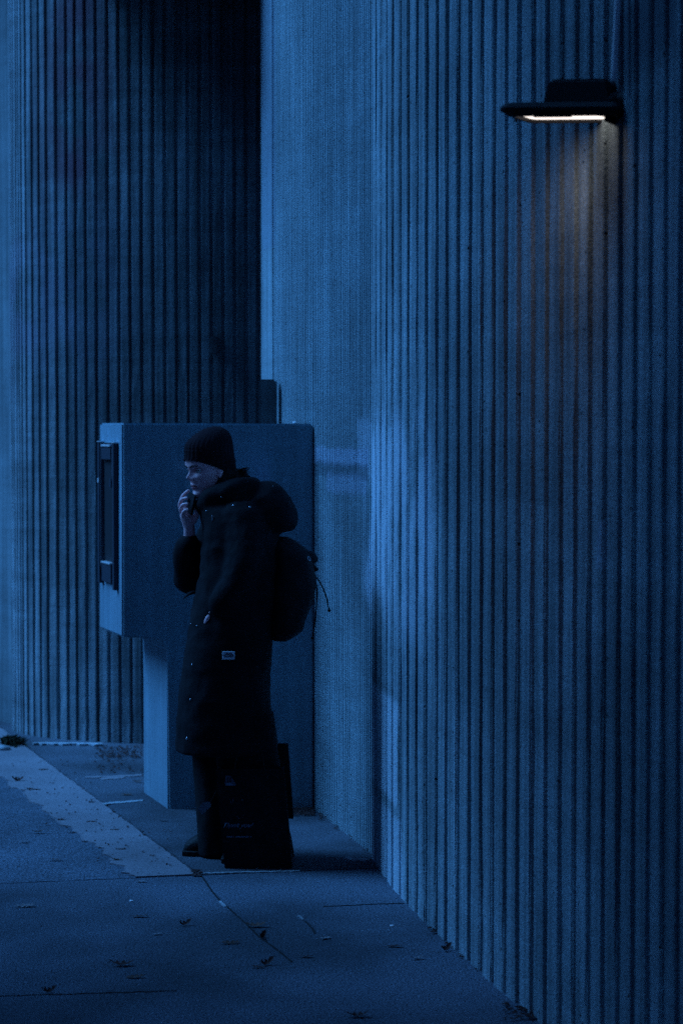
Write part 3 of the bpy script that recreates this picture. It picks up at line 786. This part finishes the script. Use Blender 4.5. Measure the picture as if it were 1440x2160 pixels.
# woven label with a domed-hill emblem and three short words
p_, n_ = hit(cb, 482.5, 1382, .004)
m_lab = M('label_cloth', (.62, .68, .74), .8); m_ink = M('label_ink', (.02, .02, .03), .8)
fr2 = Matrix.Identity(3); X_ = Vector((1, 0, 0)); Z_ = Vector((0, 0, 1)); LB = p_ + Vector((0, -.006, 0))
lab = cbox('cloth_label', LB, .049, .003, .032, m_lab, coat, .0008, 1)
def text(s, size, centre, mat, parent, shear_=0, align='CENTER', bold=0, yoff=-.0005, name='lettering'):
    cu = bpy.data.curves.new('t', 'FONT'); cu.body = s; cu.size = size; cu.shear = shear_; cu.align_x = align; cu.align_y = 'CENTER'; cu.offset = bold; cu.resolution_u = 2
    o = bpy.data.objects.new('t', cu); COL.objects.link(o); dg = bpy.context.evaluated_depsgraph_get()
    me_ = bpy.data.meshes.new_from_object(o.evaluated_get(dg)); bpy.data.objects.remove(o)
    for v_ in me_.vertices: v_.co = Vector(centre) + Vector((v_.co.x, yoff, v_.co.y))
    me_.materials.clear(); me_.name = name
    return link(name, me_, mat, parent)
yl = LB.y - .0022
for k, s_ in enumerate(('THE', 'NORTH', 'FACE')):
    text(s_, .0085, (LB.x - .007, yl, LB.z + .0075 - k * .0065), m_ink, lab, 0, 'CENTER', .0003)
for k in range(3):   # three nested quarter-dome bands
    r1, r0 = .0185 - k * .0055, .0185 - k * .0055 - .0036; v = []; m = 10
    cx_, cz_ = LB.x + .003, LB.z - .008
    for i in range(m + 1):
        a = math.pi / 2 * i / m; v.append((cx_ + r1 * math.cos(a), yl, cz_ + r1 * math.sin(a))); v.append((cx_ + r0 * math.cos(a), yl, cz_ + r0 * math.sin(a)))
    link('emblem', mesh('emblem', v, [(2 * i, 2 * i + 1, 2 * i + 3, 2 * i + 2) for i in range(m)]), m_ink, lab)

# phone in the raised hand
Rp = Matrix.Rotation(math.radians(-52), 3, 'Z') @ Matrix.Rotation(math.radians(20), 3, 'Y')
ph = cbox('phone', U(403, 1062, -.045), .050, .011, .085, m_black, None, .004, 2, Rp)
tag(ph, 'small dark phone held in the raised hand in front of the mouth', 'phone')

# backpack
bp = empty('backpack', U(610, 1345)); tag(bp, 'black rucksack with drawstring top worn on the back', 'backpack')
K = Acc()
K.add(slices([(1133, 585, 606, .05, 0), (1140, 575, 618, .09, 0), (1147, 570, 632, .12, 0), (1160, 570, 648, .135, 0), (1172, 570, 659, .14, 0), (1200, 570, 662, .145, 0), (1232, 570, 667, .15, 0), (1260, 568, 662, .15, 0),
              (1282, 568, 655, .15, 0), (1303, 568, 644, .15, 0), (1325, 570, 640, .145, 0), (1338, 572, 626, .12, 0), (1348, 576, 610, .08, 0)], n=40))
kme = remeshed('pack_body', K, .008, 4); wrinkle(kme, .006, (12, 12, 8), 5, .0022, (9, 9, 22)); pk = link('pack_body', kme, m_pack, bp)
A = Acc(); A.add(tube([U(640, 1170, -.06), U(655, 1174, -.03), U(663, 1180, .02)], [.02, .022, .016])); A.add(tube([U(655, 1196, 0), U(664, 1200, 0), U(669, 1201, 0)], [.014, .012, .006]))
link('top_flap', A.mesh('top_flap'), m_pack, bp, True)
m_cord = M('black_cord', (.012, .010, .010), .9)
for pts in ([(662, 1214), (672, 1224), (682, 1243), (689, 1262), (692, 1278), (694, 1288)], [(664, 1225), (668, 1240), (668, 1262), (666, 1292), (663, 1320), (659, 1346)]):
    A = Acc(); A.add(tube([U(*q, -.02) for q in pts], [.0030] * len(pts), n=7)); A.add(ellipsoid(U(*pts[-1], -.02), .0075, .006, .0062, n=8, m=6)); link('cord', A.mesh('cord'), m_cord, bp, True)
# eyelet
kb = surf(pk); p_, n_ = hit(kb, 650, 1179, .004)
if p_:
    A = Acc(); Rr = n_.to_track_quat('Z', 'Y').to_matrix()
    A.add(tube([p_ + Vector((0, -.02, 0)) + Rr @ Vector((.0085 * math.cos(a), .0085 * math.sin(a), 0)) for a in [i * math.pi / 6 for i in range(13)]], [.0020] * 13, n=6, sub=1)); link('eyelet', A.mesh('eyelet'), m_snap, bp, True)

# shopping bags
m_bag = cloth('black_paper', (.0085, .008, .010), 300, .8); m_print = M('pale_print', (.10, .14, .20), .6); m_print2 = M('faint_print', (.045, .055, .08), .6)
def bag(name, px0, px1, top, bot, dy, dep, tl, tr, label, zmin):
    r = empty(name, U((px0 + px1) / 2, bot, dy)); tag(r, label, 'bag', 'black shopping bags beside the legs')
    f0, f1 = U(px0, bot, dy), U(px1, bot, dy); t0, t1 = U(tl, top, dy), U(tr, top, dy)
    if zmin is not None: f0.z = f1.z = zmin
    rings = []; nz = 14
    for i in range(nz + 1):
        t = i / nz; a = f0.lerp(t0, t); b = f1.lerp(t1, t); dd_ = dep * (1 - .25 * t); rr = []
        path = [(a + (b - a) * k / 8) for k in range(9)]
        for k, q in enumerate(path): rr.append(q + Vector((0, -.011 * noise.noise(Vector((k * .8, t * 4, dy * 9))), 0)))
        mid_ = .02 * t                                   # gusset folded in
        rr.append(b + Vector((-mid_, dd_ * .5, 0)))
        for k, q in enumerate(reversed(path)): rr.append(q + Vector((0, dd_ + .004 * noise.noise(Vector((k * .8, t * 4, dy * 5))), 0)))
        rr.append(a + Vector((mid_, dd_ * .5, 0)))
        rings.append(rr)
    v, f = rings_mesh(rings, caps=False); f.append(tuple(range(len(rings[0]))))
    o = link('bag_body', fix(mesh('bag_body', v, f)), m_bag, r)
    sm = o.modifiers.new('thick', 'SOLIDIFY'); sm.thickness = .0012
    return r, t0, t1
bg1, a0, a1 = bag('shopping_bag', 474, 616, 1622, 1816, -.225, .10, 455, 598, 'black shopping bag with pale script lettering standing on the pavement against the near leg', .003)
bg2, c0_, c1_ = bag('shopping_bag', 470, 619, 1572, 1727, -.06 + .06, .08, 470, 607, 'plain black shopping bag hanging behind the lettered bag, its square corner beside the knee', None)
for (r, p0, p1, up_) in ((bg1, a0, a1, .10), (bg2, c0_, c1_, .07)):
    for dy in (0, .06):
        q0, q1 = p0.lerp(p1, .28), p0.lerp(p1, .72)
        A = Acc(); A.add(tube([q0 + Vector((0, dy, -.01)), q0 + Vector((.015, dy, up_ * .8)), p0.lerp(p1, .5) + Vector((0, dy, up_)), q1 + Vector((-.015, dy, up_ * .8)), q1 + Vector((0, dy, -.01))], [.0028] * 5, n=6))
        link('bag_handle', A.mesh('bag_handle'), m_cord, r, True)
yb = PY - .225 - .0065
T_ = lambda x, y: U(x, y, -.2325)
text('Thank you!', .026, T_(500, 1741), m_print, bg1, .55, 'CENTER', .0002)
tx0, tx1 = T_(477, 1765).x, T_(532, 1765).x; zz = T_(477, 1765).z; x_ = tx0; v = []; f = []; rnd = random.Random(3)
while x_ < tx1:
    w_ = rnd.uniform(.0022, .0038); h_ = rnd.choice((.0038, .0055, .0055)); b_ = len(v)
    if rnd.random() > .16:
        v += [(x_, yb, zz - .003), (x_ + w_, yb, zz - .003), (x_ + w_, yb, zz - .003 + h_), (x_, yb, zz - .003 + h_)]; f.append((b_, b_ + 1, b_ + 2, b_ + 3))
    x_ += w_ + .0010
link('small_print', mesh('small_print', v, f), m_print, bg1)
def flat(pts, mat, parent, name, dy=-.2325):
    q = [U(a, b, dy) for a, b in pts]; return link(name, mesh(name, q, [tuple(range(len(q)))]), mat, parent)
flat([(474, 1655), (476, 1636), (486, 1636), (492, 1645), (499, 1656)], m_print2, bg1, 'emblem')
flat([(475, 1657), (478, 1652), (488, 1652), (496, 1657)], m_print, bg1, 'emblem', -.2332)
for x in (480, 485):
    flat([(x, 1650), (x, 1640), (x + 2, 1640), (x + 2, 1650)], m_bag, bg1, 'emblem', -.2335)
for (a, b, c, d) in ((484, 1685, 487, 1694), (492, 1684, 488, 1697), (504, 1727, 500, 1722), (506, 1727, 510, 1722), (508, 1690, 512, 1686)):
    A = Acc(); A.add(tube([T_(a, b), T_((a + c) / 2 + 1, (b + d) / 2), T_(c, d)], [.0009] * 3, n=4)); link('faint_print', A.mesh('faint_print'), m_print2, bg1)
tg = [U(x, y, -.245) for x, y in ((417, 1707), (426, 1718), (443, 1700), (441, 1691), (428, 1693))]
tb = [q + Vector((.004, .004, -.002)) for q in tg]; n = 5
me = fix(mesh('paper_tag', tg + tb, [tuple(range(n)), tuple(range(n, 2 * n))[::-1]] + [(i, (i + 1) % n, n + (i + 1) % n, n + i) for i in range(n)]))
tgo = link('paper_tag', me, M('glossy_paper', (.10, .12, .15), .3), bg1); tgo['label'] = 'pale slanted tag at the side of the bag'
A = Acc(); A.add(tube([U(442, 1696, -.243), U(450, 1680, -.235), U(456, 1668, -.23)], [.0012] * 3, n=5)); link('tag_string', A.mesh('tag_string'), m_cord, bg1)

# ------------------------------------------------------------------ leaves and litter
def leaf_mesh(k, curl):
    rnd = random.Random(k); out = []; N = 22; lob = 4
    v = [(0, 0, .0)]; 
    for i in range(N):
        t = i / (N - 1); x = -.5 + t
        wdt = .22 * math.sin(math.pi * min(1, t * 1.02)) ** .6 * (.45 + .75 * abs(math.sin(t * math.pi * lob + .3))) * rnd.uniform(.8, 1.15)
        out.append((x, wdt))
    up_ = [(x, w_) for x, w_ in out]; dn_ = [(x, -w_ * rnd.uniform(.8, 1.1)) for x, w_ in out]
    v = []; f = []
    for i in range(N):
        x = out[i][0]; z0 = curl * (x * x) * 1.6
        for y in (up_[i][1], up_[i][1] * .5, 0, dn_[i][1] * .5, dn_[i][1]):
            v.append((x, y, z0 + curl * 2.2 * y * y + .035 * noise.noise(Vector((x * 5, y * 7, k))) + (.0 if y else -.012) + .04))
        if i:
            for j in range(4): b = (i - 1) * 5 + j; f.append((b, b + 1, b + 6, b + 5))
    b = len(v); v += [(-.5, .012, .03), (-.5, -.012, .03), (-.78, .01, .02), (-.78, -.01, .02)]; f.append((b, b + 1, b + 3, b + 2))
    return mesh('leaf', v, f)
m_leaf = cloth('dry_leaf', (.085, .050, .040), 120, .8); m_leafd = cloth('dark_dry_leaf', (.055, .028, .026), 120, .8); m_leafp = cloth('pale_dry_leaf', (.17, .16, .17), 120, .8)
LMs = {}
for key, mt in (('m', m_leaf), ('d', m_leafd), ('p', m_leafp)):
    for k, cu_ in enumerate((.1, .5, 1.1)):
        me = leaf_mesh(ord(key) * 3 + k, cu_); me.materials.append(mt); LMs[key, k] = me
leaves = [
 (387, 1953, .055, 'd', 2, 40, 'dark curled leaf standing up, left of the joint in the foreground'),
 (552, 1980, .055, 'd', 2, 75, 'dark upright curled leaf resting on the crack in the foreground'),
 (540, 1956, .075, 'm', 1, 10, 'lobed brown leaf lying just behind the dark upright leaf on the crack'),
 (487, 1991, .065, 'm', 0, 5, 'narrow flat brown leaf left of the foreground crack'),
 (560, 2036, .060, 'd', 2, 30, 'dark curled leaf nearest the camera in the middle foreground'),
 (545, 2042, .045, 'd', 0, 170, 'small flat dark leaf touching the nearest curled leaf'),
 (256, 2038, .080, 'd', 1, 15, 'broad dark brown leaf lying in the left foreground'),
 (286, 2063, .060, 'm', 0, 0, 'thin flat leaf just in front of the broad dark leaf'),
 (102, 2094, .050, 'd', 2, 20, 'crumpled dark leaf on the nearest joint at the lower left'),
 (55, 1913, .075, 'p', 0, 8, 'pale thin leaf at the left edge in front of the long joint'),
 (298, 1861, .045, 'p', 0, 0, 'small pale leaf on the joint left of the strip corner'),
 (295, 1935, .060, 'm', 0, 0, 'faint flat leaf halfway down the left foreground slab'),
 (332, 1972, .040, 'p', 0, 20, 'tiny pale leaf left of the dark curled leaf'),
 (645, 2020, .050, 'd', 0, 0, 'small dark flat leaf right of the foreground crack'),
 (82, 1757, .060, 'm', 1, 10, 'brown leaf on the dark paving left of the pale strip'),
 (147, 1756, .040, 'p', 0, 3, 'small bright leaf at the ragged edge of the pale strip'),
 (50, 1777, .050, 'p', 0, 0, 'pale flat leaf near the left edge behind the long joint'),
 (118, 1815, .060, 'm', 0, 6, 'flat leaf on the dark paving just behind the long joint'),
 (246, 1816, .050, 'm', 1, 0, 'curled brown leaf at the strip edge near its front corner'),
 (38, 1648, .060, 'd', 2, 0, 'dark leaf caught at the far ragged end of the strip'),
 (62, 1666, .050, 'd', 1, 12, 'dark leaf on the strip edge beside the farthest one'),
 (92, 1625, .055, 'd', 0, 10, 'dark flat leaf stuck on the far part of the pale strip'),
 (75, 1667, .055, 'd', 0, 3, 'dark leaf lying across the middle of the far pale strip'),
 (193, 1735, .050, 'd', 0, 5, 'dark leaf flat on the middle of the pale strip'),
 (192, 1694, .045, 'd', 1, 0, 'brown leaf beside the joint on the pale strip'),
 (242, 1752, .045, 'd', 0, 8, 'dark flat leaf on the strip right of its middle'),
 (255, 1793, .050, 'd', 0, 4, 'dark leaf flat near the front end of the strip'),
 (128, 1731, .050, 'd', 1, 6, 'dark leaf at the ragged left edge of the strip'),
 (268, 1678, .055, 'm', 0, 0, 'brown leaf on the paving left of the booth post'),
 (290, 1651, .050, 'm', 1, 0, 'brown leaf beside the booth post in front of the pale patch'),
 (345, 1732, .045, 'p', 0, 10, 'pale leaf on the paving in front of the booth post'),
 (755, 2146, .070, 'd', 1, 0, 'dark reddish leaf at the bottom edge of the picture'),
 (938, 2006, .055, 'd', 2, 60, 'dark leaf standing against the foot of the ribbed wall'),
 (832, 1998, .055, 'd', 0, 0, 'flat dark leaf on the paving near the ribbed wall'),
 (880, 2024, .045, 'p', 1, 20, 'small pale leaf near the foot of the ribbed wall'),
 (686, 1981, .050, 'p', 0, 40, 'pale star shaped leaf between the crack and the ribbed wall'),
 (1122, 2150, .070, 'd', 1, 10, 'dark leaf heap at the foot of the wall in the lower right'),
]
for i, (x, y, sz, key, k, rot, lb) in enumerate(leaves):
    o = bpy.data.objects.new('fallen_leaf', LMs[key, k]); COL.objects.link(o); p = grd(x, y)
    o.location = (p.x, p.y, .003); o.scale = (sz, sz, sz); o.rotation_euler = (random.uniform(-.15, .15) + (.5 if k == 2 else 0), random.uniform(-.1, .1), math.radians(rot + random.uniform(-8, 8)))
    tag(o, lb, 'leaf', 'fallen leaves on the paving')
m_white = M('white_litter', (.9, .9, .92), .6)
def chip(name, p, r, lb, mat=m_white):
    v, f = ellipsoid(p, r * 1.3, r, r * .6, n=7, m=5)
    v = [q + Vector((r * .3 * noise.noise(q * 300), 0, 0)) for q in v]
    return tag(link(name, mesh(name, v, f), mat), lb, 'chip')
chip('white_chip', grd(277.5, 1902) + Vector((0, 0, .003)), .0065, 'tiny white chip on the left foreground slab')
chip('white_chip', grd(825.5, 1954.5) + Vector((0, 0, .003)), .006, 'tiny white chip on the paving near the ribbed wall')
q = at(621, 891, 10.62); chip('white_chip', Vector((q.x, q.y, fr_[1].z + .006)), .009, 'white chip lying on top of the booth near the wall')
# loose crumbs and leaf litter: nobody could count them
def litter(name, spots, mat, lb, seed, size=(.004, .012)):
    rnd = random.Random(seed); A = Acc()
    for (x0, y0, x1, y1, n_) in spots:
        for _ in range(n_):
            p = grd(rnd.uniform(x0, x1), rnd.uniform(y0, y1)); r = rnd.uniform(*size); a = rnd.uniform(0, 6.28)
            d1 = Vector((math.cos(a), math.sin(a), rnd.uniform(-.3, .5))) * r; d2 = Vector((-math.sin(a), math.cos(a), rnd.uniform(-.3, .5))) * r * .6
            p.z = .004 + r * .35
            A.add(([p - d1, p - d2, p + d1, p + d2, p + Vector((0, 0, r * .4))], [(0, 1, 4), (1, 2, 4), (2, 3, 4), (3, 0, 4)]))
    return tag(link(name, A.mesh(name), mat), lb, 'litter', kind='stuff')
litter('leaf_litter', [(200, 1575, 300, 1600, 260), (612, 1702, 662, 1722, 260), (200, 1600, 300, 1634, 60), (405, 1838, 425, 1850, 40), (1060, 2120, 1150, 2155, 90)], m_leafd, 'dark crumbled leaf litter swept against the wall foot and the booth', 1, (.005, .013))
litter('wall_foot_litter', [(x0, y0, x0 + 30, y0 + 14, 26) for x0, y0 in ((672, 1718), (700, 1738), (735, 1762), (765, 1782), (790, 1806), (812, 1830), (835, 1862), (858, 1893), (880, 1926), (905, 1958), (935, 1988), (965, 2010), (1000, 2036), (1035, 2060), (1070, 2086))], m_leafd, 'dark crumbs collected along the foot of the ribbed wall', 11, (.003, .010))
litter('grit', [(0, 1700, 420, 1850, 500), (0, 1850, 700, 2160, 800), (430, 1700, 800, 1850, 260), (700, 1850, 1050, 2120, 300), (60, 1580, 300, 1700, 200)], m_pale, 'pale grit scattered over the paving', 2, (.0012, .0032))
litter('strip_dirt', [(20, 1600, 160, 1680, 50), (90, 1650, 260, 1760, 60), (200, 1740, 380, 1830, 60)], m_leafd, 'small dark crumbs stuck on the pale strip', 4, (.003, .009))
A = Acc(); rnd = random.Random(9)
for _ in range(420):
    p = grd(rnd.gauss(26, 9), rnd.gauss(1571, 2.5)); h = rnd.uniform(.015, .05); a = rnd.uniform(0, 6.28); d = Vector((math.cos(a), math.sin(a), 0))
    A.add(([p, p + d * .012 + Vector((0, 0, h * .5)), p + d * rnd.uniform(.02, .05) + Vector((0, 0, h)), p - d * .006 + Vector((0, 0, h * .6))], [(0, 1, 2, 3)]))
tag(link('weeds', A.mesh('weeds'), M('weed_green', (.02, .025, .012), .9)), 'dark low weeds growing where the pale strip meets the left pier', 'weeds', kind='stuff')
q = grd(4, 1583); tag(link('pale_stone', mesh('pale_stone', *ellipsoid((q.x, q.y, .01), .05, .04, .02, n=12, m=8)), m_pale, None, True), 'pale flat stone at the left edge beside the weeds', 'stone')
